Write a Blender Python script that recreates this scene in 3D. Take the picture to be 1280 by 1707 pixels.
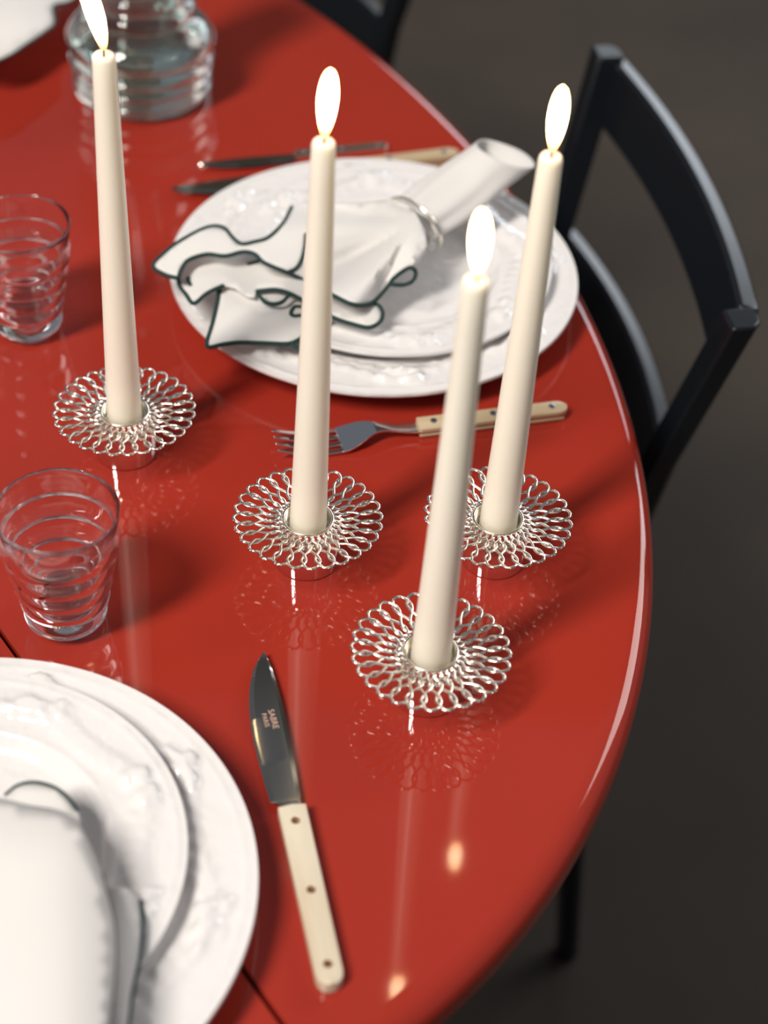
import bpy, bmesh, math, random
import numpy as np
from mathutils import Vector, Matrix
from mathutils.geometry import delaunay_2d_cdt

for o in list(bpy.data.objects):
    bpy.data.objects.remove(o)
scn = bpy.context.scene
COL = scn.collection
random.seed(4)

# ------------------------------------------------------------------ camera
ZT = 0.74                      # table top height
F, CX, CY = 2900.0, 640.0, 853.5
nd = np.array([-240., 3150., F]); nd /= np.linalg.norm(nd)
up = -nd; fw = np.array([0, 0, 1.])
Yc = fw - fw @ up * up; Yc /= np.linalg.norm(Yc); Xc = np.cross(Yc, up)
RW = np.array([Xc, Yc, up])
CAM = np.array([0, 0, ZT + 0.70])

def at(x, y, h=0.0):
    """point at height h above the table top seen at photo pixel (x, y)"""
    d = RW @ np.array([x - CX, y - CY, F])
    t = (ZT + h - CAM[2]) / d[2]
    p = CAM + t * d
    return Vector(p)

cam_d = bpy.data.cameras.new('camera'); cam = bpy.data.objects.new('camera', cam_d); COL.objects.link(cam)
cam_d.sensor_fit = 'VERTICAL'; cam_d.sensor_height = 36.0; cam_d.lens = 36.0 * F / 1707.0
M = Matrix.Identity(4)
for i in range(3):
    M[i][0] = RW[i, 0]; M[i][1] = -RW[i, 1]; M[i][2] = -RW[i, 2]; M[i][3] = CAM[i]
cam.matrix_world = M
cam_d.clip_start = 0.05; cam_d.clip_end = 60
cam_d.dof.use_dof = True; cam_d.dof.focus_distance = 0.975; cam_d.dof.aperture_fstop = 4.0
scn.camera = cam

# ------------------------------------------------------------------ light
w = bpy.data.worlds.new('world'); scn.world = w; w.use_nodes = True
bg = w.node_tree.nodes['Background']
bg.inputs[0].default_value = (0.80, 0.86, 1.0, 1); bg.inputs[1].default_value = 0.17

def area(name, loc, target, sx, sy, power, col):
    l = bpy.data.lights.new(name, 'AREA'); l.shape = 'RECTANGLE'; l.size = sx; l.size_y = sy
    l.energy = power; l.color = col
    o = bpy.data.objects.new(name, l); COL.objects.link(o); o.location = loc
    o.rotation_euler = (Vector(target) - Vector(loc)).to_track_quat('-Z', 'Y').to_euler()
    return o
# key: tall narrow window behind the left shoulder of the camera (its streak shows in the polished candle holder drums)
KD = Vector((-0.57, -0.66, 1.0)).normalized(); KT = Vector((0.0, 0.9, ZT))
area('window_behind_left_offscreen', KT + KD * 4.6, KT, 0.65, 1.7, 240, (1.0, 0.94, 0.86))
# window on the right (the white streak along the rounded table edge)
area('window_right_offscreen', (2.9, 3.1, 2.75), (0, .9, ZT), 1.7, 1.7, 52, (1.0, 0.97, 0.93))
# window in the far wall (the bluish tops of the chair rails)
area('window_back_offscreen', (2.3, 4.97, 2.05), (2.3, 0.0, 2.05), 4.0, 0.85, 60, (0.86, 0.93, 1.0))

scn.cycles.max_bounces = 32; scn.cycles.glossy_bounces = 16; scn.cycles.transmission_bounces = 28
vs = scn.view_settings
vs.view_transform = 'Standard'; vs.look = 'None'; vs.exposure = 0.0; vs.gamma = 1.0; vs.use_curve_mapping = False

# ------------------------------------------------------------------ materials
MAT = {}
def mat(name, col, rough=0.5, metal=0.0, spec=0.5, **kw):
    m = bpy.data.materials.new(name); m.use_nodes = True
    b = m.node_tree.nodes['Principled BSDF']
    b.inputs['Base Color'].default_value = (*col, 1); b.inputs['Roughness'].default_value = rough
    b.inputs['Metallic'].default_value = metal; b.inputs['Specular IOR Level'].default_value = spec
    for k, v in kw.items():
        b.inputs[k.replace('_', ' ')].default_value = v
    MAT[name] = m
    return m, b
def noise_col(m, b, c1, c2, scale, lo=.35, hi=.65, detail=4, stretch=None):
    nt = m.node_tree; tc = nt.nodes.new('ShaderNodeTexCoord'); n = nt.nodes.new('ShaderNodeTexNoise'); r = nt.nodes.new('ShaderNodeValToRGB')
    n.inputs['Scale'].default_value = scale; n.inputs['Detail'].default_value = detail
    if stretch:
        mp = nt.nodes.new('ShaderNodeMapping'); mp.inputs['Scale'].default_value = stretch
        nt.links.new(tc.outputs['Object'], mp.inputs[0]); nt.links.new(mp.outputs[0], n.inputs['Vector'])
    else:
        nt.links.new(tc.outputs['Object'], n.inputs['Vector'])
    r.color_ramp.elements[0].position = lo; r.color_ramp.elements[1].position = hi
    r.color_ramp.elements[0].color = (*c1, 1); r.color_ramp.elements[1].color = (*c2, 1)
    nt.links.new(n.outputs['Fac'], r.inputs[0]); nt.links.new(r.outputs[0], b.inputs['Base Color'])
def bump(m, b, scale, dist, strength=1.0, kind='noise', detail=3):
    nt = m.node_tree; tc = nt.nodes.new('ShaderNodeTexCoord'); bp = nt.nodes.new('ShaderNodeBump')
    if kind == 'noise':
        n = nt.nodes.new('ShaderNodeTexNoise'); n.inputs['Detail'].default_value = detail; out = 'Fac'
    else:
        n = nt.nodes.new('ShaderNodeTexVoronoi'); n.feature = 'SMOOTH_F1'; out = 'Distance'
    n.inputs['Scale'].default_value = scale
    nt.links.new(tc.outputs['Object'], n.inputs['Vector']); nt.links.new(n.outputs[out], bp.inputs['Height'])
    bp.inputs['Distance'].default_value = dist; bp.inputs['Strength'].default_value = strength
    nt.links.new(bp.outputs[0], b.inputs['Normal'])

m, b = mat('red_lacquer', (0.36, 0.030, 0.017), 0.06)
noise_col(m, b, (0.325, 0.026, 0.0145), (0.355, 0.0305, 0.0168), 3.0)
m, b = mat('seam_dark', (0.01, 0.008, 0.008), 0.6)
m, b = mat('glaze', (0.80, 0.775, 0.765), 0.13, Coat_Weight=0.3)
bump(m, b, 110, 0.0016, 0.7, 'noise', 2)
m, b = mat('linen', (0.75, 0.725, 0.70), 0.85, spec=0.2)
bump(m, b, 900, 0.0004, 0.35)
mat('hem_thread', (0.008, 0.035, 0.032), 0.8)
mat('silver', (0.95, 0.89, 0.78), 0.20, 1.0)
mat('polished_steel', (0.82, 0.82, 0.82), 0.04, 1.0)
mat('blade_steel', (0.46, 0.445, 0.40), 0.14, 1.0)
m, b = mat('bone', (0.66, 0.56, 0.42), 0.22)
noise_col(m, b, (0.60, 0.49, 0.35), (0.72, 0.64, 0.50), 60, stretch=(1, .15, 1))
m, b = mat('wood_handle', (0.50, 0.38, 0.23), 0.3)
noise_col(m, b, (0.42, 0.30, 0.17), (0.58, 0.46, 0.30), 70, stretch=(1, .12, 1))
mat('brass', (0.75, 0.42, 0.22), 0.2, 1.0)
mat('rivet_steel', (0.30, 0.36, 0.42), 0.3, 1.0)
m, b = mat('wax', (0.99, 0.895, 0.76), 0.36, Subsurface_Weight=0.45)
b.inputs['Subsurface Radius'].default_value = (1.0, 0.8, 0.6); b.inputs['Subsurface Scale'].default_value = 0.012
mat('wick', (0.02, 0.012, 0.01), 0.9)
m, b = mat('black_wood', (0.006, 0.008, 0.011), 0.25, spec=0.5)
bump(m, b, 40, 0.0004, 0.15)
m, b = mat('floor_concrete', (0.07, 0.055, 0.045), 0.75, spec=0.2)
noise_col(m, b, (0.042, 0.033, 0.026), (0.064, 0.049, 0.037), 2.2, .3, .7, 6)
m, b = mat('plaster', (0.14, 0.12, 0.10), 0.9)
noise_col(m, b, (0.13, 0.11, 0.09), (0.16, 0.14, 0.12), 3)
mat('window_paint', (0.5, 0.5, 0.5), 0.5)
mat('engraving', (0.62, 0.40, 0.30), 0.5, 0.0)
m, b = mat('glass', (1, 1, 1), 0.0, Transmission_Weight=1.0, IOR=1.5)
m, b = mat('green_glass', (0.86, 0.965, 0.92), 0.0, Transmission_Weight=1.0, IOR=1.5)
m, b = mat('water', (1, 1, 1), 0.0, Transmission_Weight=1.0, IOR=1.33)
# flame: white-hot body, fading to a translucent orange foot
m = bpy.data.materials.new('flame'); m.use_nodes = True; nt = m.node_tree; nt.nodes.clear(); MAT['flame'] = m
tc = nt.nodes.new('ShaderNodeTexCoord'); sp = nt.nodes.new('ShaderNodeSeparateXYZ'); cr = nt.nodes.new('ShaderNodeValToRGB'); al = nt.nodes.new('ShaderNodeValToRGB')
em = nt.nodes.new('ShaderNodeEmission'); tr = nt.nodes.new('ShaderNodeBsdfTransparent'); mx = nt.nodes.new('ShaderNodeMixShader'); ou = nt.nodes.new('ShaderNodeOutputMaterial')
nt.links.new(tc.outputs['Generated'], sp.inputs[0]); nt.links.new(sp.outputs['Z'], cr.inputs[0]); nt.links.new(sp.outputs['Z'], al.inputs[0])
e = cr.color_ramp.elements; e[0].position = 0.02; e[0].color = (1, .28, .06, 1); e[1].position = 0.34; e[1].color = (1, .80, .50, 1)
x = cr.color_ramp.elements.new(0.16); x.color = (1, .50, .14, 1)
x = cr.color_ramp.elements.new(0.97); x.color = (1, .62, .25, 1)
e = al.color_ramp.elements; e[0].position = 0.0; e[0].color = (.06,) * 3 + (1,); e[1].position = 0.30; e[1].color = (1, 1, 1, 1)
em.inputs[1].default_value = 22.0
nt.links.new(cr.outputs[0], em.inputs[0]); nt.links.new(al.outputs[0], mx.inputs[0]); nt.links.new(tr.outputs[0], mx.inputs[1]); nt.links.new(em.outputs[0], mx.inputs[2]); nt.links.new(mx.outputs[0], ou.inputs[0])

# ------------------------------------------------------------------ helpers
def mesh_obj(name, verts, faces, material, parent=None, smooth=True, sharp=40):
    me = bpy.data.meshes.new(name); me.from_pydata([tuple(v) for v in verts], [], faces)
    bm = bmesh.new(); bm.from_mesh(me); bmesh.ops.recalc_face_normals(bm, faces=bm.faces); bm.to_mesh(me); bm.free()
    me.materials.append(MAT[material])
    if smooth:
        me.polygons.foreach_set('use_smooth', [True] * len(me.polygons)); me.set_sharp_from_angle(angle=math.radians(sharp))
    o = bpy.data.objects.new(name, me); COL.objects.link(o)
    if parent: o.parent = parent
    return o
def thing(name, label, cat, loc, rz=0, group=None):
    o = bpy.data.objects.new(name, None); COL.objects.link(o); o.empty_display_size = .05
    o.location = loc; o.rotation_euler = (0, 0, rz); tag(o, label, cat, group); return o
def tag(o, label, cat, group=None):
    o['label'] = label; o['category'] = cat
    if group: o['group'] = group
def dup(root, loc, rot=None, label=None):
    r = root.copy(); COL.objects.link(r); r.location = loc
    if rot is not None: r.rotation_euler = rot
    if label: r['label'] = label
    for ch in root.children:
        c = ch.copy(); COL.objects.link(c); c.parent = r
        for g in ch.children:
            d = g.copy(); COL.objects.link(d); d.parent = c
    return r
def lathe(prof, seg=64, closed=False):
    """revolve (r, z) points; r=0 ends become poles; closed joins last to first"""
    V, Fc, rows = [], [], []
    for r, z in prof:
        if r < 1e-7:
            V.append((0, 0, z)); rows.append([len(V) - 1])
        else:
            rows.append(list(range(len(V), len(V) + seg)))
            V += [(r * math.cos(2 * math.pi * k / seg), r * math.sin(2 * math.pi * k / seg), z) for k in range(seg)]
    pairs = list(zip(rows, rows[1:])) + ([(rows[-1], rows[0])] if closed else [])
    for a, c in pairs:
        for k in range(seg):
            k2 = (k + 1) % seg
            if len(a) == 1 and len(c) == 1: continue
            if len(a) == 1: Fc.append((a[0], c[k], c[k2]))
            elif len(c) == 1: Fc.append((a[k], a[k2], c[0]))
            else: Fc.append((a[k], a[k2], c[k2], c[k]))
    return V, Fc
def tube(pts, rad, sides=6, closed=False, V=None, Fc=None):
    V = [] if V is None else V; Fc = [] if Fc is None else Fc
    P = [Vector(p) for p in pts]; n = len(P); rings = []
    for i, p in enumerate(P):
        t = (P[(i + 1) % n] - P[i - 1]) if closed else (P[min(i + 1, n - 1)] - P[max(i - 1, 0)])
        t.normalize()
        a = t.cross(Vector((0, 0, 1)))
        if a.length < 1e-4: a = Vector((1, 0, 0))
        a.normalize(); c = a.cross(t)
        r = rad[i] if isinstance(rad, (list, tuple)) else rad
        rings.append(list(range(len(V), len(V) + sides)))
        V += [tuple(p + r * (math.cos(2 * math.pi * k / sides) * a + math.sin(2 * math.pi * k / sides) * c)) for k in range(sides)]
    for A, B in list(zip(rings, rings[1:])) + ([(rings[-1], rings[0])] if closed else []):
        for k in range(sides):
            k2 = (k + 1) % sides; Fc.append((A[k], A[k2], B[k2], B[k]))
    if not closed:
        Fc.append(tuple(reversed(rings[0]))); Fc.append(tuple(rings[-1]))
    return V, Fc
def smooth_curve(pts, n=6, closed=False):
    """Catmull-Rom through tuples of any dimension"""
    P = [np.array(p, float) for p in pts]; out = []; m = len(P)
    for i in range(m if closed else m - 1):
        p0 = P[i - 1] if (i > 0 or closed) else 2 * P[0] - P[1]
        p1 = P[i]; p2 = P[(i + 1) % m]
        p3 = P[(i + 2) % m] if (i + 2 < m or closed) else 2 * P[-1] - P[-2]
        for k in range(n):
            t = k / n
            out.append(.5 * (2 * p1 + (p2 - p0) * t + (2 * p0 - 5 * p1 + 4 * p2 - p3) * t * t + (3 * p1 - p0 - 3 * p2 + p3) * t ** 3))
    if not closed: out.append(P[-1])
    return out
def box(x0, x1, y0, y1, z0, z1):
    V = [(x, y, z) for z in (z0, z1) for y in (y0, y1) for x in (x0, x1)]
    return V, [(0, 2, 3, 1), (4, 5, 7, 6), (0, 1, 5, 4), (2, 6, 7, 3), (0, 4, 6, 2), (1, 3, 7, 5)]
def bevel(o, wd, seg=2):
    md = o.modifiers.new('bevel', 'BEVEL'); md.width = wd; md.segments = seg; md.limit_method = 'ANGLE'; md.angle_limit = math.radians(40); return o
def sweep(path, wv, hv, name, material, parent, tilt=0.0, bev=.002):
    """rectangular bar along path; wv, hv = half width along horizontal normal, half height along z"""
    P = [Vector(p) for p in path]; V, Fc = [], []
    for i, p in enumerate(P):
        t = P[min(i + 1, len(P) - 1)] - P[max(i - 1, 0)]; nrm = Vector((-t.y, t.x, 0)).normalized()
        for a, c in ((-1, -1), (1, -1), (1, 1), (-1, 1)):
            V.append(p + nrm * (wv * a * math.cos(tilt) - hv * c * math.sin(tilt)) + Vector((0, 0, hv * c * math.cos(tilt) + wv * a * math.sin(tilt))))
    for i in range(len(P) - 1):
        for k in range(4):
            Fc.append((4 * i + k, 4 * i + (k + 1) % 4, 4 * i + 4 + (k + 1) % 4, 4 * i + 4 + k))
    Fc += [(3, 2, 1, 0), tuple(4 * (len(P) - 1) + k for k in range(4))]
    return bevel(mesh_obj(name, V, Fc, material, parent, sharp=30), bev, 3)

# ------------------------------------------------------------------ the room
fl = mesh_obj('floor', *box(-5, 5, -4, 5, -.1, 0), 'floor_concrete', smooth=False); fl['kind'] = 'structure'
# far wall with a real window opening
wx0, wx1, wz0, wz1 = .25, 4.35, 1.6, 2.5
V, Fc = [], []
for bx in ((-1.1, wx0, 5, 5.2, 0, 5.8), (wx1, 5, 5, 5.2, 0, 5.8), (wx0, wx1, 5, 5.2, 0, wz0), (wx0, wx1, 5, 5.2, wz1, 5.8)):
    v, f = box(*bx); k = len(V); V += v; Fc += [tuple(i + k for i in q) for q in f]
wl = mesh_obj('wall_back', V, Fc, 'plaster', smooth=False); wl['kind'] = 'structure'
V, Fc = [], []
for bx in ((wx0, wx1, 5.06, 5.12, wz0, wz0 + .06), (wx0, wx1, 5.06, 5.12, wz1 - .06, wz1), (wx0, wx0 + .06, 5.06, 5.12, wz0, wz1), (wx1 - .06, wx1, 5.06, 5.12, wz0, wz1)):
    v, f = box(*bx); k = len(V); V += v; Fc += [tuple(i + k for i in q) for q in f]
wn = mesh_obj('window_1', V, Fc, 'window_paint', smooth=False); wn['kind'] = 'structure'

# ------------------------------------------------------------------ table: oval top in two halves
U = Vector((.616, -.788, 0)).normalized(); Vv = Vector((.788, .616, 0)).normalized()
TC = U * -1.112 + Vv * .2355; TA, TB = .801, .5575
tb = thing('dining_table', 'oval glossy red lacquered dining table with a seam along its middle', 'table', (TC.x, TC.y, .0003), math.atan2(U.y, U.x))
RF = .013; TH = .026
prof = [(RF + .004, 0), (RF, 0)] + [(RF - RF * math.sin(a), -RF + RF * math.cos(a)) for a in [math.pi / 2 * k / 8 for k in range(1, 9)]] + [(0, -TH + .004), (.004, -TH), (.03, -TH)]
def half_top(sg):
    V, Fc = [], []; n = 160; L = len(prof)
    for i in range(n + 1):
        t = math.pi * i / n; c, s = math.cos(t), math.sin(t)
        nx, ny = c / TA, s / TB; q = math.hypot(nx, ny); nx /= q; ny /= q
        for d, z in prof:
            V.append((TA * c - nx * d, sg * (max(TB * s - ny * d, 0) + .0014), ZT + z - .0003))
    for i in range(n):
        for k in range(L - 1):
            Fc.append((i * L + k, (i + 1) * L + k, (i + 1) * L + k + 1, i * L + k + 1))
    Fc.append(tuple(i * L for i in range(n + 1))); Fc.append(tuple(i * L + L - 1 for i in range(n + 1)))
    Fc.append(tuple(range(L)) + tuple(n * L + k for k in reversed(range(L))))
    return V, Fc
for sg in (1, -1):
    mesh_obj('table_leaf', *half_top(sg), 'red_lacquer', tb, sharp=35)
mesh_obj('support_beam', *box(-.55, .55, -.05, .05, ZT - .0753, ZT - TH - .0003), 'seam_dark', tb, smooth=False)
mesh_obj('pedestal', *lathe([(0, .03), (.16, .03), (.08, .06), (.06, .15), (.055, .55), (.08, ZT - .090), (.12, ZT - .0754), (0, ZT - .0754)], 40), 'black_wood', tb)
mesh_obj('foot_plate', *lathe([(0, 0), (.30, 0), (.30, .02), (.28, .03), (0, .03)], 64), 'black_wood', tb)

# ------------------------------------------------------------------ chairs
CT = Vector((.188, 1.109, .0005)); CE = Vector((.205, -.979, 0)).normalized(); CO = Vector((.979, .205, 0)).normalized()
ch = thing('dining_chair', 'black wooden dining chair with two curved back rails pushed up to the red table', 'chair', CT)
def W(p): return Vector(p) - CT
zt = .78 - ZT; zl = .63 - ZT
tf, tn = at(1014, 85, zt), at(1240, 530, zt)
lf, ln = at(925, 385, zl), at(1104, 765, zl)
def post(top, low, side):
    seat = CT - CO * .05 + CE * (.135 * side) + Vector((0, 0, .43))
    foot = CT - CO * .01 + CE * (.15 * side)
    path = [foot, seat, low, top]
    V, Fc = [], []
    for i, p in enumerate(path):
        hw, hd = (.010, .010) if i == 0 else (.0115, .0110)
        for a, c in ((-1, -1), (1, -1), (1, .4), (.35, 1), (-1, 1)):
            q = p + CE * hw * a * side + CO * hd * c
            V.append(W(q))
    for i in range(3):
        for k in range(5):
            Fc.append((5 * i + k, 5 * i + (k + 1) % 5, 5 * i + 5 + (k + 1) % 5, 5 * i + 5 + k))
    Fc += [(4, 3, 2, 1, 0), tuple(15 + k for k in range(5))]
    bevel(mesh_obj('back_post', V, Fc, 'black_wood', ch, sharp=30), .002, 2)
post(tf, lf, -1); post(tn, ln, 1)
def rail(px, h, hv, hw, name):
    A = np.array([at(x, y, h) for x, y in px]); tt = np.r_[0, np.cumsum(np.linalg.norm(np.diff(A, axis=0), axis=1))]; tt /= tt[-1]
    cf_ = [np.polyfit(tt, A[:, i], 2) for i in range(3)]
    pts = [tuple(np.polyval(cf_[i], t) for i in range(3)) for t in np.linspace(0, 1, 25)]
    sweep([W(Vector(p) - Vector((0, 0, hv))) for p in pts], hw, hv, name, 'black_wood', ch, tilt=math.radians(-12), bev=.003)
rail([(1022, 96), (1070, 155), (1120, 232), (1178, 319), (1214, 424), (1236, 512)], zt - .006, .026, .0075, 'top_rail')
rail([(938, 380), (1000, 463), (1043, 540), (1072, 607), (1093, 690), (1102, 750)], zl, .024, .0075, 'lower_rail')
def loc_pt(e, o, z): return W(CT + CE * e + CO * o + Vector((0, 0, z)))
for s in (-1, 1):
    V, Fc = tube([loc_pt(.19 * s, -.40, .0015), loc_pt(.18 * s, -.385, .43)], [.012, .016], 12)
    mesh_obj('front_leg', V, Fc, 'black_wood', ch)
    V, Fc = tube([loc_pt(.185 * s, -.392, .22), loc_pt(.142 * s, -.03, .22)], .008, 8); mesh_obj('side_stretcher', V, Fc, 'black_wood', ch)
V = [loc_pt(e, o, z) for z in (.43, .455) for e, o in ((-.21, -.42), (.21, -.42), (.13, -.03), (-.13, -.03))]
bevel(mesh_obj('seat', V, [(3, 2, 1, 0), (4, 5, 6, 7), (0, 1, 5, 4), (1, 2, 6, 5), (2, 3, 7, 6), (3, 0, 4, 7)], 'black_wood', ch), .008, 3)
a2 = math.radians(27)
near2 = at(650, 45, zl); off = Matrix.Rotation(a2, 3, 'Z') @ (ln - CT)
dup(ch, (near2.x - off.x, near2.y - off.y, .0005), (0, 0, a2), 'black wooden chair at the table behind the ribbed glass carafe, mostly cropped')

# ------------------------------------------------------------------ plates
def plate_mesh(R, hrim, hwell, rwell, th, seed, relief=.0026, seg=240):
    rnd = random.Random(seed)
    bumps = []
    ng = 8
    for g in range(ng):                       # garland: berry cluster, leaf, cluster...
        a0 = 2 * math.pi * g / ng + .2
        for k in range(16):
            bumps.append((a0 + rnd.gauss(0, .055) * .14 / R, R * rnd.uniform(.80, .92), .0038, relief * rnd.uniform(.8, 1.5)))
        for k in range(7):                    # leaf / swag ridge between clusters
            q = (k + 1) / 8
            bumps.append((a0 + q * 2 * math.pi / ng, R * (.90 - .10 * math.sin(math.pi * q)), .0062, relief * 1.0))
            bumps.append((a0 + (q + .03) * 2 * math.pi / ng, R * (.84 - .09 * math.sin(math.pi * q)), .0045, relief * .8))
    B = np.array(bumps); bxy = np.c_[B[:, 1] * np.cos(B[:, 0]), B[:, 1] * np.sin(B[:, 0])]
    rs = [rwell * q for q in (.25, .5, .75, .9, 1.0)] + list(np.linspace(rwell + .004, R - .0035, 34)) + [R - .0018, R - .0004]
    def ztop(r):
        if r <= rwell: return hwell
        q = (r - rwell) / (R - rwell); q1 = min(q / .22, 1)
        s = q1 * q1 * (3 - 2 * q1)
        return hwell + (hrim - hwell) * (.62 * s + .38 * q ** 1.2)
    prof = [(0, hwell)] + [(r, ztop(r)) for r in rs] + [(R, hrim - th * .45), (R - .0012, hrim - th * .9)]
    ntop = len(rs)
    prof += [(R - .012, ztop(R - .012) - th), (rwell + .012, ztop(rwell + .012) - th), (rwell * .92, .003), (rwell * .90, 0), (rwell * .84, 0), (rwell * .82, .002), (0, .002)]
    V, Fc = lathe(prof, seg)
    V = np.array(V)
    # relief on the top surface rows
    top = V[1:1 + ntop * seg]
    r = np.hypot(top[:, 0], top[:, 1]); dz = np.zeros(len(top))
    for (bx, by), bb in zip(bxy, B):
        d2 = (top[:, 0] - bx) ** 2 + (top[:, 1] - by) ** 2
        dz += bb[3] * np.exp(-d2 / (2 * (bb[2] * .55) ** 2))
    mask = np.clip((R * .965 - r) / (R * .03), 0, 1) * np.clip((r - rwell * 1.03) / .006, 0, 1)
    ridge = .0006 * np.exp(-((r - R * .955) / .0016) ** 2) + .0007 * np.exp(-((r - rwell * 1.12) / .002) ** 2)
    top[:, 2] += np.minimum(dz, relief * 2.0) * mask + ridge
    V[1:1 + ntop * seg] = top
    return [tuple(v) for v in V], Fc
charger = mesh_obj('charger_plate', *plate_mesh(.139, .0215, .0065, .088, .0042, 3), 'glaze', sharp=60)
small = mesh_obj('dinner_plate', *plate_mesh(.1115, .0215, .0095, .068, .004, 8, .0022), 'glaze', sharp=60)
charger.location = (-.019, .985, ZT + .0004); tag(charger, 'large white embossed plate beneath the napkin with wavy green hem and silver ring', 'plate', 'white embossed charger plates')
ZP = .0076                        # the small plate stands in the charger's well
small.location = (-.010, .990, ZT + ZP); tag(small, 'small white embossed plate under the gathered napkin in its silver ring', 'plate', 'white embossed smaller plates')
def cp(o, loc, rz, label):
    c = o.copy(); COL.objects.link(c); c.location = loc; c.rotation_euler = (0, 0, rz); c['label'] = label; return c
cp(charger, (-.1835, .4665, ZT + .0004), .5, 'large white embossed plate beside the steak knife with brass rivets')
cp(small, (-.190, .4765, ZT + ZP), 1.1, 'small white embossed plate on the large plate beside the steak knife')
cp(charger, (-.455, 1.415, ZT + .0004), .9, 'large white plate under a napkin corner by the glass carafe')

# ------------------------------------------------------------------ candle holders and candles
def knots(K, x):
    for (x0, y0), (x1, y1) in zip(K, K[1:]):
        if x0 >= x >= x1:
            t = (x0 - x) / (x0 - x1); return y0 + (y1 - y0) * t
    return K[-1][1]
RL, NL = .0418, 28
WK = [(1.0, 0, ), (.992, .30), (.975, .58), (.95, .80), (.91, 1.0), (.87, 1.22), (.82, 1.33), (.77, 1.22), (.72, 1.0), (.66, .5), (.60, 0), (.555, -.30), (.51, -.32), (.47, 0), (.44, .5), (.41, 1.0), (.385, 1.25), (.36, 1.0), (.335, .6)]
def lace():
    V, Fc = [], []
    hs = math.pi / NL
    def zz(q):
        return .0305 + .0016 * max(0, (q - .55) / .45) ** 1.5 - .0012 * math.exp(-((q - .5) / .12) ** 2)
    for i in range(NL):
        a = 2 * math.pi * i / NL
        for sg in (1, -1):
            pts = []
            for j, (q, wv) in enumerate(smooth_curve([(k[0], k[1]) for k in WK], 3)):
                weave = .0002 * sg * math.sin(j * .35)
                th = a + sg * hs * wv
                pts.append((RL * q * math.cos(th), RL * q * math.sin(th), zz(q) + weave))
            tube(pts, .00092, 6, False, V, Fc)
        for d in (-.42, 0, .42):           # tiny grains along the scalloped edge
            th = a + hs * d; rr = RL * (1.0 if d == 0 else .988) + .0005
            c = Vector((rr * math.cos(th), rr * math.sin(th), zz(1.0))); k = len(V)
            for s in ((1, 0, 0), (-1, 0, 0), (0, 1, 0), (0, -1, 0), (0, 0, 1), (0, 0, -1)):
                V.append(tuple(c + Vector(s) * .0008))
            Fc += [tuple(k + x for x in f) for f in ((0, 2, 4), (2, 1, 4), (1, 3, 4), (3, 0, 4), (2, 0, 5), (1, 2, 5), (3, 1, 5), (0, 3, 5))]
    # inner collar
    for rr, z, rad in ((RL * .335, .0309, .0010),):
        tube([(rr * math.cos(t), rr * math.sin(t), z) for t in [2 * math.pi * k / 56 for k in range(56)]], rad, 6, True, V, Fc)
    return V, Fc
HL = ['silver filigree candle holder between the ribbed tumblers and the fork', 'silver filigree candle holder in front of the fork tines',
      'silver filigree candle holder closest to the steak knife blade', 'silver filigree candle holder by the table edge below the fork handle']
HP = [(-.1595, .800), (-.0425, .7182), (.0300, .6233), (.0650, .7307)]
hg = 'silver filigree candle holders'
hold = thing('candle_holder', HL[0], 'candle holder', (*HP[0], ZT + .0003), 0, hg)
mesh_obj('lace_rim', *lace(), 'silver', hold, sharp=80)
cup = [(0, .0262), (.0122, .0262), (.0126, .0272), (.0131, .0312), (.0139, .0312), (.0142, .0262), (.0145, .0240), (0, .0240)]
mesh_obj('candle_cup', *lathe(cup, 56), 'silver', hold)
mesh_obj('drum_base', *lathe([(0, .0003), (.0180, .0003), (.0184, 0), (.0187, .0004), (.0187, .0220), (.0182, .0234), (.0165, .0240), (0, .0240)], 72), 'polished_steel', hold, sharp=30)
for i in range(1, 4):
    dup(hold, (*HP[i], ZT + .0003), (0, 0, .13 * i), HL[i])

def candle_mesh(h, rb, rtp):
    pr = [(0, 0), (rb * .93, 0), (rb, .0012)]
    for k in range(1, 13):
        q = k / 12; pr.append((rb + (rtp - rb) * (q ** 1.05), .0012 + (h - .0042) * q))
    pr += [(rtp * .93, h - .0012), (rtp * .78, h - .0002), (rtp * .6, h - .0006), (0, h - .0018)]
    return lathe(pr, 40)
def flame_mesh(h, rad, lean):
    V, Fc = lathe([(0, 0)] + [(rad * math.sqrt(max(0, 1 - (2 * q - 1) ** 2)) ** 1.05 * (.66 + .75 * q - .45 * q * q) * 1.05, h * q) for q in [k / 18 for k in range(1, 18)]] + [(0, h)], 20)
    V = [(x + lean[0] * (z / h) ** 1.3, y + lean[1] * (z / h) ** 1.3, z) for x, y, z in V]
    return V, Fc
CL = ['lit ivory taper candle standing between the tumblers and the white plate', 'lit ivory taper candle standing in front of the fork tines',
      'lit ivory taper candle standing closest to the steak knife', 'lit ivory taper candle standing by the table edge near the black chair']
CP = [(-.1594, .7993, .2395, .0104, .0061, (0, 0), (-.010, 0.004), .042), (-.0423, .7180, .2475, .0105, .0058, (.0035, 0), (.0015, 0), .0385),
      (.0303, .6232, .2415, .0107, .0060, (.007, 0), (-.0012, 0), .0365), (.0655, .7308, .2415, .0108, .0059, (.0045, 0), (0.0006, 0), .038)]
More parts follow.
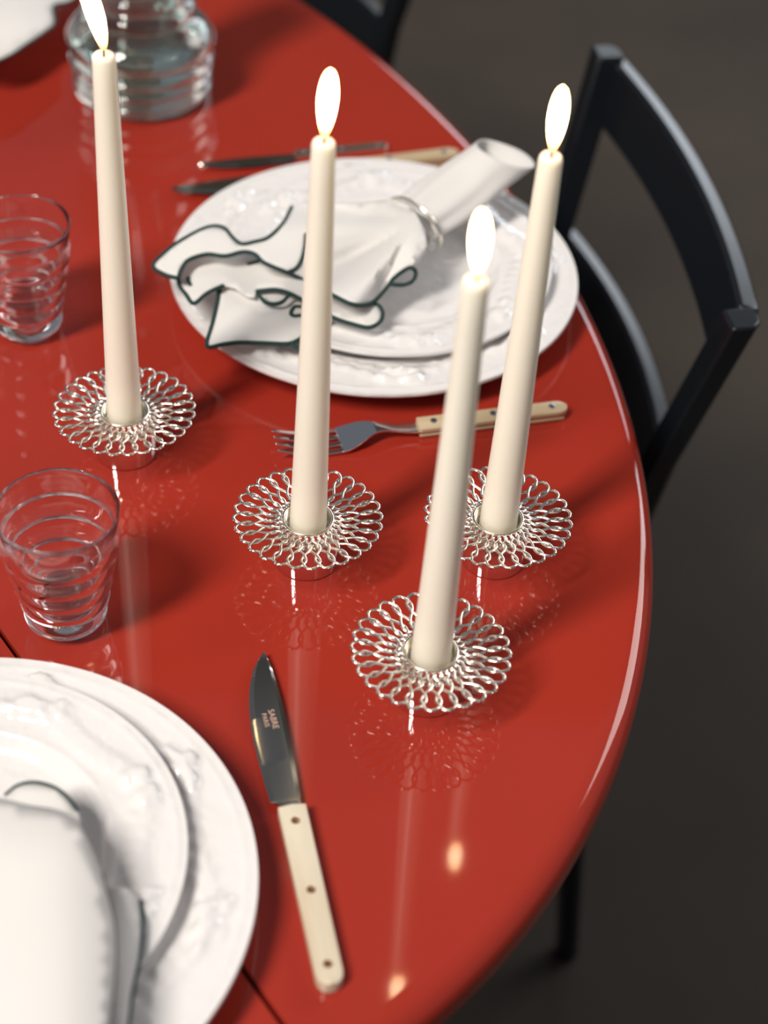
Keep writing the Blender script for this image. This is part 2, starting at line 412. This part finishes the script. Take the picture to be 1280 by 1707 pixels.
for i, (cx, cy, h, rb, rtp, tl, fl_, fh) in enumerate(CP):
    c = thing('taper_candle', CL[i], 'candle', (cx, cy, ZT + .0267), 0, 'lit taper candles')
    c.rotation_euler = (0, math.atan2(tl[0] * .25, h), 0)
    mesh_obj('wax_body', *candle_mesh(h, rb, rtp), 'wax', c, sharp=50)
    mesh_obj('wick', *tube([(0, 0, h - .003), (.0002, 0, h + .003), (.0010, .0004, h + .0062)], [.0007, .0006, .0004], 8), 'wick', c)
    f = mesh_obj('flame', *flame_mesh(fh * .93, .0047, fl_), 'flame', c); f.location = (0.0003, 0, h + .0016)

# ------------------------------------------------------------------ tumblers and carafe
def tumbler():
    H = .083; out = [(0, .0009), (.0130, .0002), (.0152, 0), (.0172, .0012), (.0184, .0034)]
    tiers = [(.0040, .0150, .0186, .0200), (.0150, .0265, .0202, .0222), (.0265, .0395, .0224, .0246), (.0395, .0535, .0248, .0272), (.0535, .0680, .0274, .0298)]
    for z0, z1, r0, r1 in tiers:
        for k in range(1, 10):
            q = k / 10; out.append((r0 + (r1 - r0) * q + .0034 * math.sin(math.pi * q ** .85) ** .75, z0 + (z1 - z0) * q))
        out.append((r1 + .0001, z1))
    out += [(.0303, .0695), (.0310, .0720), (.0317, .0760), (.0322, .0800), (.0324, H - .0006), (.0320, H), (.0315, H - .0005)]
    inn = [(.0309, .0780), (.0300, .0735), (.0290, .0700)]
    for z0, z1, r0, r1 in reversed(tiers[1:]):
        for q in (.95, .8, .65, .5, .35, .2, .05):
            inn.append((r0 + (r1 - r0) * q - .0020 + .0026 * math.sin(math.pi * q) ** .8, z0 + (z1 - z0) * q))
    inn += [(.0172, .0140), (.0145, .0112), (.0085, .0100), (0, .0096)]
    return lathe(out + inn, 72)
g1 = mesh_obj('tumbler', *tumbler(), 'glass', sharp=70)
p = at(112, 1034); g1.location = (p.x, p.y, ZT + .0003); tag(g1, 'clear ribbed glass tumbler next to the plate and steak knife', 'glass', 'clear ribbed tumblers')
p = at(48, 549); g2 = cp(g1, (p.x, p.y, ZT + .0003), 0, 'clear ribbed glass tumbler farther off, left of the tall candle near the carafe')

def carafe():
    ctr = [(.0, .0010), (.040, .0), (.0485, .0015)]
    for z0, z1, r in ((.003, .014, .0515), (.014, .025, .0520), (.025, .037, .0535)):
        for k in range(1, 8):
            q = k / 8; ctr.append((r - .0045 + .0075 * math.sin(math.pi * q) ** .8, z0 + (z1 - z0) * q))
        ctr.append((r - .0045, z1))
    for k in range(1, 12):
        q = k / 12; ctr.append((.0495 + .0110 * math.sin(math.pi * q ** .9) ** .7 - .006 * q, .037 + .027 * q))
    ctr += [(.0425, .0645), (.0405, .0665)]
    for z0, z1, r in ((.0665, .080, .043), (.080, .093, .0385), (.093, .106, .0345)):
        for k in range(1, 8):
            q = k / 8; ctr.append((r - .004 + .005 * math.sin(math.pi * q) ** .8, z0 + (z1 - z0) * q))
        ctr.append((r - .005, z1))
    ctr += [(.0285, .115), (.0275, .14), (.0275, .175), (.0285, .20), (.031, .215), (.0318, .2185), (.0305, .2195)]
    inn = []
    for r, z in reversed(ctr[4:-2]):
        inn.append((max(r - .0030, .004), max(z, .0060)))
    inn = [q for k, q in enumerate(inn) if k % 2 == 0]
    inn += [(.040, .0058), (0, .0052)]
    return ctr, inn
co, ci = carafe()
cf = mesh_obj('carafe', *lathe(co + ci, 80), 'green_glass', sharp=70)
p = at(238, 152); cf.location = (p.x, p.y, ZT + .0003); tag(cf, 'bulbous ribbed clear glass carafe standing on the red table', 'carafe')
wp = [(max(r - .0003, 0), z) for r, z in reversed(ci) if z < .0555]
wp[0] = (0, .0055); wp[1] = (wp[1][0], .0061); zw = wp[-1][1]
wp += [(wp[-1][0] - .0005, zw + .0004), (0, zw + .0002)]
wa = mesh_obj('drinking_water', *lathe(wp, 80), 'water', sharp=60); wa.location = cf.location; wa['kind'] = 'thing'; tag(wa, 'clear water filling the bulb of the ribbed glass carafe', 'water')

# ------------------------------------------------------------------ cutlery (local: +Y towards the tip, origin under the handle end)
def outline_solid(pts_l, pts_r, z0, z1, crown=0.0):
    """closed strip solid between left and right outlines (same count)"""
    V, Fc = [], []; n = len(pts_l)
    for (xl, yl), (xr, yr) in zip(pts_l, pts_r):
        xm, ym = (xl + xr) / 2, (yl + yr) / 2
        V += [(xl, yl, z0), (xl, yl, z1 - crown), (xm, ym, z1), (xr, yr, z1 - crown), (xr, yr, z0)]
    for i in range(n - 1):
        for k in range(5):
            Fc.append((5 * i + k, 5 * i + 5 + k, 5 * i + 5 + (k + 1) % 5, 5 * i + (k + 1) % 5))
    Fc += [tuple(range(5)), tuple(5 * (n - 1) + k for k in reversed(range(5)))]
    return V, Fc
def handle(parent, L, w0, w1, z0, z1, material, rivet, rv_name='rivet', split=None):
    """rounded bar handle from y=0 to y=L"""
    ys = [0, .0012, .0035, .0065] + list(np.linspace(.011, L - .0005, 8)) + [L]
    def hw(y):
        e = w0 + (w1 - w0) * y / L
        if y < .0065: e *= math.sqrt(max(0.0, 1 - ((.0065 - y) / .0069) ** 2))
        if y > L - .0003: e *= .93
        return e / 2
    l = [(-hw(y), y) for y in ys]; r = [(hw(y), y) for y in ys]
    hd = bevel(mesh_obj('handle', *outline_solid(l, r, z0, z1, .0012), material, parent, sharp=35), .0013, 3)
    for q in (.10, .50, .90):
        V, Fc = lathe([(0, -.0006), (.0022, -.0006), (.0022, .0001), (.0014, .0004), (0, .0005)], 20)
        rv = mesh_obj(rv_name, [(x, y + L * q, z + z1 - .0001) for x, y, z in V], Fc, rivet, hd)
    return hd
def make_knife(label, loc, rz, scale, hmat, rivet, serr=True, text=True):
    k = thing('table_knife', label, 'knife', loc, rz, 'knives with riveted handles'); k.scale = (scale,) * 3
    HLn = .103
    handle(k, HLn, .0128, .0142, .0004, .0085, hmat, rivet)
    # blade: belly edge on -X, spine on +X
    ys = [.1000, .1040, .1075, .1090, .120, .135, .150, .163, .175, .186, .196, .203, .2075, .2092]
    ed = [-.0035, -.0045, -.0058, -.0098, -.0106, -.0114, -.0117, -.0113, -.0100, -.0078, -.0047, -.0014, .0018, .0034]
    spn = [.0048, .0050, .0054, .0056, .0062, .0068, .0073, .0075, .0074, .0070, .0064, .0056, .0048, .0040]
    V, Fc = [], []
    ex, ey, sx_ = [], [], []
    for i in range(len(ys) - 1):
        m_ = 10 if ys[i] > .16 else 3
        for j in range(m_):
            q = j / m_; ey.append(ys[i] + (ys[i + 1] - ys[i]) * q); ex.append(ed[i] + (ed[i + 1] - ed[i]) * q); sx_.append(spn[i] + (spn[i + 1] - spn[i]) * q)
    ey.append(ys[-1]); ex.append(ed[-1]); sx_.append(spn[-1])
    zb = .0040
    for j, (y, xe, xs) in enumerate(zip(ey, ex, sx_)):
        tooth = .00035 * (j % 2) if (serr and y > .16) else 0
        xe += tooth; wd = xs - xe; t = .0009
        V += [(xe, y, zb), (xe + wd * .16, y, zb + t * .75), (xs - wd * .13, y, zb + t), (xs, y, zb + t * .1), (xs, y, zb - t * .55), (xs - wd * .10, y, zb - t), (xe + wd * .16, y, zb - t * .75)]
    for j in range(len(ey) - 1):
        for q in range(7):
            Fc.append((7 * j + q, 7 * j + 7 + q, 7 * j + 7 + (q + 1) % 7, 7 * j + (q + 1) % 7))
    Fc += [tuple(range(7)), tuple(7 * (len(ey) - 1) + q for q in reversed(range(7)))]
    bl = mesh_obj('blade', V, Fc, 'blade_steel', k, sharp=12)
    if text:
        for line, xo, fs_ in (('SABRE', .0018, .0046), ('PARIS', -.0020, .0036)):
            cu = bpy.data.curves.new('engraving', 'FONT'); cu.body = line; cu.size = fs_; cu.align_x = 'CENTER'; cu.extrude = .00004; cu.space_character = 1.05
            t0 = bpy.data.objects.new('tmp_text', cu); COL.objects.link(t0)
            bpy.context.view_layer.update()
            me = bpy.data.meshes.new_from_object(t0.evaluated_get(bpy.context.evaluated_depsgraph_get()))
            bpy.data.objects.remove(t0)
            me.materials.clear(); me.materials.append(MAT['engraving'])
            te = bpy.data.objects.new('engraved_text', me); COL.objects.link(te); te.parent = bl
            te.location = (xo - .0024, .1615, zb + .00093); te.rotation_euler = (0, 0, math.radians(-87))
    return k
def place_cut(tip, end, h=0.0):
    a, c = at(*end, h), at(*tip, h); d = c - a
    return (a.x, a.y, ZT), math.atan2(-d.x, d.y), d.length
loc, rz, L = place_cut((428, 1090), (553, 1648), .004)
make_knife('steak knife with bone handle and brass rivets beside the white plate', (loc[0], loc[1], ZT + .0001), rz, L / .2092, 'bone', 'brass')
loc, rz, L = place_cut((287, 320), (762, 259), .004)
make_knife('riveted knife partly hidden behind the far white plate rim', (loc[0], loc[1], ZT + .0001), rz, L / .2092, 'wood_handle', 'rivet_steel', text=False)
loc, rz, L = place_cut((330, 274), (645, 243), .004)
make_knife('small pale-handled knife lying farthest from the plate, before the carafe', (loc[0], loc[1], ZT + .0001), rz, L / .2092, 'silver', 'rivet_steel', serr=False, text=False)

def make_fork(label, loc, rz, scale):
    k = thing('fork', label, 'fork', loc, rz); k.scale = (scale,) * 3
    HLn = .098
    handle(k, HLn, .0115, .0125, .0052, .0092, 'wood_handle', 'rivet_steel')
    # lower scale of the handle and tang showing as a dark line
    ys = list(np.linspace(.002, HLn, 6)); bevel(mesh_obj('lower_scale', *outline_solid([(-.0055, y) for y in ys], [(.0055, y) for y in ys], .0004, .0037), 'wood_handle', k), .0012, 2)
    mesh_obj('tang', *outline_solid([(-.0053, y) for y in ys], [(.0053, y) for y in ys], .0037, .0052), 'blade_steel', k, smooth=False)
    # neck and shoulder: curved strip along y
    prof = [(.097, .0050, .0045), (.104, .0042, .0048), (.112, .0036, .0062), (.120, .0038, .0082), (.127, .0055, .0090), (.133, .0085, .0078), (.139, .0108, .0052), (.145, .0118, .0030), (.149, .0118, .0021)]
    P = smooth_curve(prof, 4); V, Fc = [], []
    for y, hw, z in P:
        V += [(-hw, y, z + .0009), (0, y, z + .0000 if y > .128 else z + .0012), (hw, y, z + .0009), (hw, y, z - .0007), (0, y, z - .0010), (-hw, y, z - .0007)]
    for j in range(len(P) - 1):
        for q in range(6):
            Fc.append((6 * j + q, 6 * j + 6 + q, 6 * j + 6 + (q + 1) % 6, 6 * j + (q + 1) % 6))
    Fc += [tuple(range(6)), tuple(6 * (len(P) - 1) + q for q in reversed(range(6)))]
    bevel(mesh_obj('neck', V, Fc, 'polished_steel', k, sharp=50), .0003, 2)
    for q in range(4):
        x = -.0099 + .0066 * q
        pth = smooth_curve([(x, .148, .0021), (x, .162, .0018), (x * .98, .176, .0040), (x * .95, .190, .0085)], 6); V, Fc = [], []
        for j, (px, y, z) in enumerate(pth):
            hw = .00165 * (1 - .55 * max(0, (j / (len(pth) - 1) - .6) / .4))
            V += [(px - hw, y, z + .0008), (px + hw, y, z + .0008), (px + hw, y, z - .0008), (px - hw, y, z - .0008)]
        for j in range(len(pth) - 1):
            for s in range(4): Fc.append((4 * j + s, 4 * j + 4 + s, 4 * j + 4 + (s + 1) % 4, 4 * j + (s + 1) % 4))
        Fc += [(0, 1, 2, 3), tuple(4 * (len(pth) - 1) + s for s in (3, 2, 1, 0))]
        bevel(mesh_obj('tine', V, Fc, 'polished_steel', k), .0004, 2)
loc, rz, L = place_cut((457, 742), (943, 682), .005)
make_fork('wooden handled steel fork lying between the far plate and the candles', (loc[0], loc[1], ZT + .0001), rz, L / .190)

# ------------------------------------------------------------------ napkins
def poly_sheet(px, zf, step):
    """cloth sheet with the outline px (photo pixels), lying at height zf(x, y) above the table"""
    pts = [Vector((float(x), float(y))) for x, y in px]; n = len(pts)
    xs = [p.x for p in pts]; ys = [p.y for p in pts]
    def inside(x, y):
        c = False; j = n - 1
        for i in range(n):
            if (ys[i] > y) != (ys[j] > y) and x < (xs[j] - xs[i]) * (y - ys[i]) / (ys[j] - ys[i]) + xs[i]: c = not c
            j = i
        return c
    extra = []
    yv = min(ys) + step * .5; row = 0
    while yv < max(ys):
        xv = min(xs) + (step * .5 if row % 2 else 0)
        while xv < max(xs):
            if inside(xv, yv) and min((p.x - xv) ** 2 + (p.y - yv) ** 2 for p in pts) > (step * .55) ** 2: extra.append(Vector((xv, yv)))
            xv += step
        yv += step * .87; row += 1
    vs_, _, fs, *_r = delaunay_2d_cdt(pts + extra, [(i, (i + 1) % n) for i in range(n)], [list(range(n))], 1, 1e-4)
    return [at(v.x, v.y, zf(v.x, v.y)) for v in vs_], [tuple(f) for f in fs]
def join(parts):
    V, Fc = [], []
    for v, f in parts:
        k = len(V); V += list(v); Fc += [tuple(i + k for i in q) for q in f]
    return V, Fc
def rel(V, o): return [Vector(v) - o for v in V]
def hem(lines, zfs, rad=.0011):
    V, Fc = [], []
    for px, zf in zip(lines, zfs):
        c = smooth_curve(px, 4)
        tube([at(x, y, zf(x, y) + .0004) for x, y in c], rad, 6, False, V, Fc)
    return V, Fc
def cloth(name, parts, parent, o):
    V, Fc = join(parts); ob = mesh_obj(name, rel(V, o), Fc, 'linen', parent, sharp=75)
    md = ob.modifiers.new('thick', 'SOLIDIFY'); md.thickness = .0008; md.offset = 0
    return ob

RX, RY = 692., 372.
def pleat(x, y, k, ph):
    a = math.atan2(y - RY, RX - x + 1e-6); d = math.hypot(x - RX, y - RY)
    return math.sin(a * k + ph) * min(d / 120., 1.0)
def up_ring(x, y): return math.exp(-(math.hypot(x - RX, y - RY) / 75.) ** 2)
def zA(x, y):
    d = math.hypot(x - RX, y - RY)
    return .0485 + .0038 * pleat(x, y, 9, .4) + .0018 * pleat(x, y, 21, 1.0) + .016 * up_ring(x, y) - .010 * max(0, (x - 560) / 150) * max(0, (y - 430) / 70) - .006 * max(0, (330 - x) / 80)
def zB(x, y): return .0405 + .0022 * pleat(x, y, 11, 1.7) + .004 * math.sin((x - 300) / 28.)* .5 - .004 * max(0, (x - 560) / 80)
def zD(x, y): return .0350 + .0010 * math.sin(x / 30. + y / 22.) - .002 * max(0, (y - 520) / 60)
hem1 = [(486, 345), (472, 372), (447, 396), (425, 403), (403, 407), (388, 396), (375, 381), (357, 377), (335, 383), (300, 402), (278, 418), (255, 443)]
tipl = [(255, 443), (275, 458), (297, 464)]
hem2 = [(297, 464), (303, 447), (315, 433), (345, 424), (375, 427), (405, 420), (425, 424), (440, 438), (480, 455), (500, 464), (530, 479), (560, 495), (590, 508), (620, 505), (645, 479), (656, 464), (680, 447)]
curl = [(680, 447), (690, 449), (693, 457), (687, 469), (672, 475), (652, 474)]
sm = lambda L, n=4: [tuple(p) for p in smooth_curve(L, n)]
polyA = sm(hem1)[:-1] + sm(tipl)[:-1] + sm(hem2)[:-1] + [(680, 447), (700, 438), (712, 415), (708, 385), (690, 350), (664, 330), (640, 334), (600, 340), (540, 338), (510, 335)]
hemB1 = [(297, 464), (300, 478), (310, 491), (323, 506), (345, 489), (372, 476)]
hemB2 = [(426, 486), (442, 484), (459, 483), (480, 488), (502, 499), (530, 516), (559, 531), (590, 541), (615, 546), (633, 537), (638, 522), (632, 510), (620, 505)]
polyB = sm(hemB1)[:-1] + [(372, 476), (392, 481), (412, 494), (424, 497)] + sm(hemB2) + [(600, 480), (540, 450), (500, 440), (430, 410), (370, 408), (320, 418)]
hemD = [(366, 478), (362, 505), (354, 540), (345, 577), (372, 574), (400, 571), (440, 572), (480, 573), (500, 565), (520, 552)]
polyD = sm(hemD[:4])[:-1] + sm(hemD[3:]) + [(570, 525), (560, 490), (480, 455), (400, 445)]
NO = at(600, 420, 0)
nap = thing('napkin', 'white napkin with dark green wavy hem gathered through a silver ring on the plate', 'napkin', (NO.x, NO.y, ZT + .03))
no = Vector((NO.x, NO.y, ZT + .03))
# tail: flattened roll of cloth running from the ring to an open rounded end
ax = [(690, 372, .047, .0190, .0130), (722, 348, .050, .0215, .0135), (765, 315, .056, .0225, .0140), (805, 284, .064, .0215, .0150), (842, 256, .072, .0205, .0160)]
AX = smooth_curve([tuple(at(x, y, h)) + (a, c) for x, y, h, a, c in ax], 6)
V, Fc = [], []; ns = 40
for i, q in enumerate(AX):
    p = Vector(q[:3]); t = Vector(AX[min(i + 1, len(AX) - 1)][:3]) - Vector(AX[max(i - 1, 0)][:3]); t.normalize()
    sd = t.cross(Vector((0, 0, 1))).normalized(); nz = sd.cross(t)
    fr = i / (len(AX) - 1)
    for k in range(ns):
        th = 2 * math.pi * k / ns; c, s = math.cos(th), math.sin(th)
        fold = 1 + .10 * (1 - fr) * math.sin(7 * th + 2.0) + .04 * math.sin(3 * th + fr * 4)
        skew = -.016 * s * max(0, (fr - .6) / .4)        # the mouth is cut obliquely, opening upwards
        V.append(p + sd * q[3] * c * fold + nz * q[4] * s * fold + t * skew)
for i in range(len(AX) - 1):
    for k in range(ns):
        k2 = (k + 1) % ns; Fc.append((i * ns + k, i * ns + k2, (i + 1) * ns + k2, (i + 1) * ns + k))
tail = (V, Fc)
cloth('cloth', [poly_sheet(polyD, zD, 13), poly_sheet(polyB, zB, 11), poly_sheet(polyA, zA, 9), tail], nap, no)
small_hems = [[(412, 441), (425, 438), (441, 433)], [(432, 492), (441, 503), (456, 507), (471, 503), (483, 490)], [(503, 512), (491, 512), (485, 521), (489, 527), (503, 526)], [(314, 463), (315, 470), (318, 477)], [(486, 574), (494, 579), (503, 585)], [(480, 454), (494, 447), (503, 432), (508, 412), (510, 390)]]
V, Fc = hem([hem1 + tipl[1:], hem2 + curl[1:], hemB1, hemB2, hemD] + small_hems, [zA, zA, zB, zB, zD] + [zB, zB, zD, zB, zD, zA], .0014)
mesh_obj('hem_edging', rel(V, no), Fc, 'hem_thread', nap)
# ring around the gathers
rc = at(690, 374, .047); dt = (Vector(AX[6][:3]) - Vector(AX[0][:3])).normalized()
sd = dt.cross(Vector((0, 0, 1))).normalized(); nz = sd.cross(dt)
V, Fc = tube([(.0240 * math.cos(t) * sd + .0190 * math.sin(t) * nz) for t in [2 * math.pi * k / 64 for k in range(64)]], .0012, 10, True)
ring = mesh_obj('napkin_ring', V, Fc, 'silver'); ring.location = rc; tag(ring, 'thin silver ring around the green hemmed napkin', 'napkin ring')

# napkin on the near plate
def zN1(x, y): return .058 + .004 * math.sin((x + 60) / 80.) - .007 * max(0, (x - 90) / 100) ** 2 - .012 * max(0, (1440 - y) / 110) ** 2
def zN0(x, y): return .043 + .002 * math.sin(x / 45.)
def zN2(x, y): return .036 + .003 * math.sin((x - 180) / 12.)
nb_edge = [(168, 1455), (180, 1500), (190, 1545), (192, 1600), (187, 1660), (180, 1720), (172, 1800), (160, 1890)]
bodyp = sm([(-170, 1330), (-60, 1322), (0, 1332), (45, 1343), (90, 1350), (128, 1372), (152, 1415), (168, 1455)])[:-1] + sm(nb_edge) + [(20, 1930), (-170, 1930)]
arc = [(8, 1326), (28, 1310), (55, 1304), (88, 1311), (112, 1328), (130, 1352)]
backp = sm(arc) + [(140, 1400), (60, 1400), (0, 1390)]
le = [(234, 1500), (238, 1545), (233, 1600), (222, 1650), (214, 1720), (205, 1800), (195, 1880)]
lowp = sm([(150, 1450), (180, 1472), (212, 1482), (234, 1500)])[:-1] + sm(le) + [(140, 1890), (140, 1500)]
N2O = at(60, 1560, 0); n2 = Vector((N2O.x, N2O.y, ZT + .03))
nap2 = thing('napkin', 'white folded napkin with thin dark hem on the plates beside the steak knife', 'napkin', n2)
cloth('cloth', [poly_sheet(lowp, zN2, 16), poly_sheet(backp, zN0, 14), poly_sheet(bodyp, zN1, 22)], nap2, n2)
V, Fc = hem([arc, nb_edge, le], [zN0, lambda x, y: zN1(x, y) - .001, zN2], .0009)
mesh_obj('hem_edging', rel(V, n2), Fc, 'hem_thread', nap2)

# corner of a third napkin by the carafe
def zC(x, y): return .030 + .006 * math.sin(x / 40. + 1) + .003 * math.sin(y / 18.)
ce = [(150, -25), (118, 2), (90, 10), (92, 38), (76, 53), (45, 74), (12, 95), (-30, 108), (-90, 100)]
N3O = at(20, 20, 0); n3 = Vector((N3O.x, N3O.y, ZT + .02))
nap3 = thing('napkin', 'corner of a white napkin hanging over a plate edge near the carafe', 'napkin', n3)
cloth('cloth', [poly_sheet(sm(ce) + [(-130, 20), (-80, -120), (60, -120)], zC, 18)], nap3, n3)
V, Fc = hem([ce], [zC], .0011); mesh_obj('hem_edging', rel(V, n3), Fc, 'hem_thread', nap3)
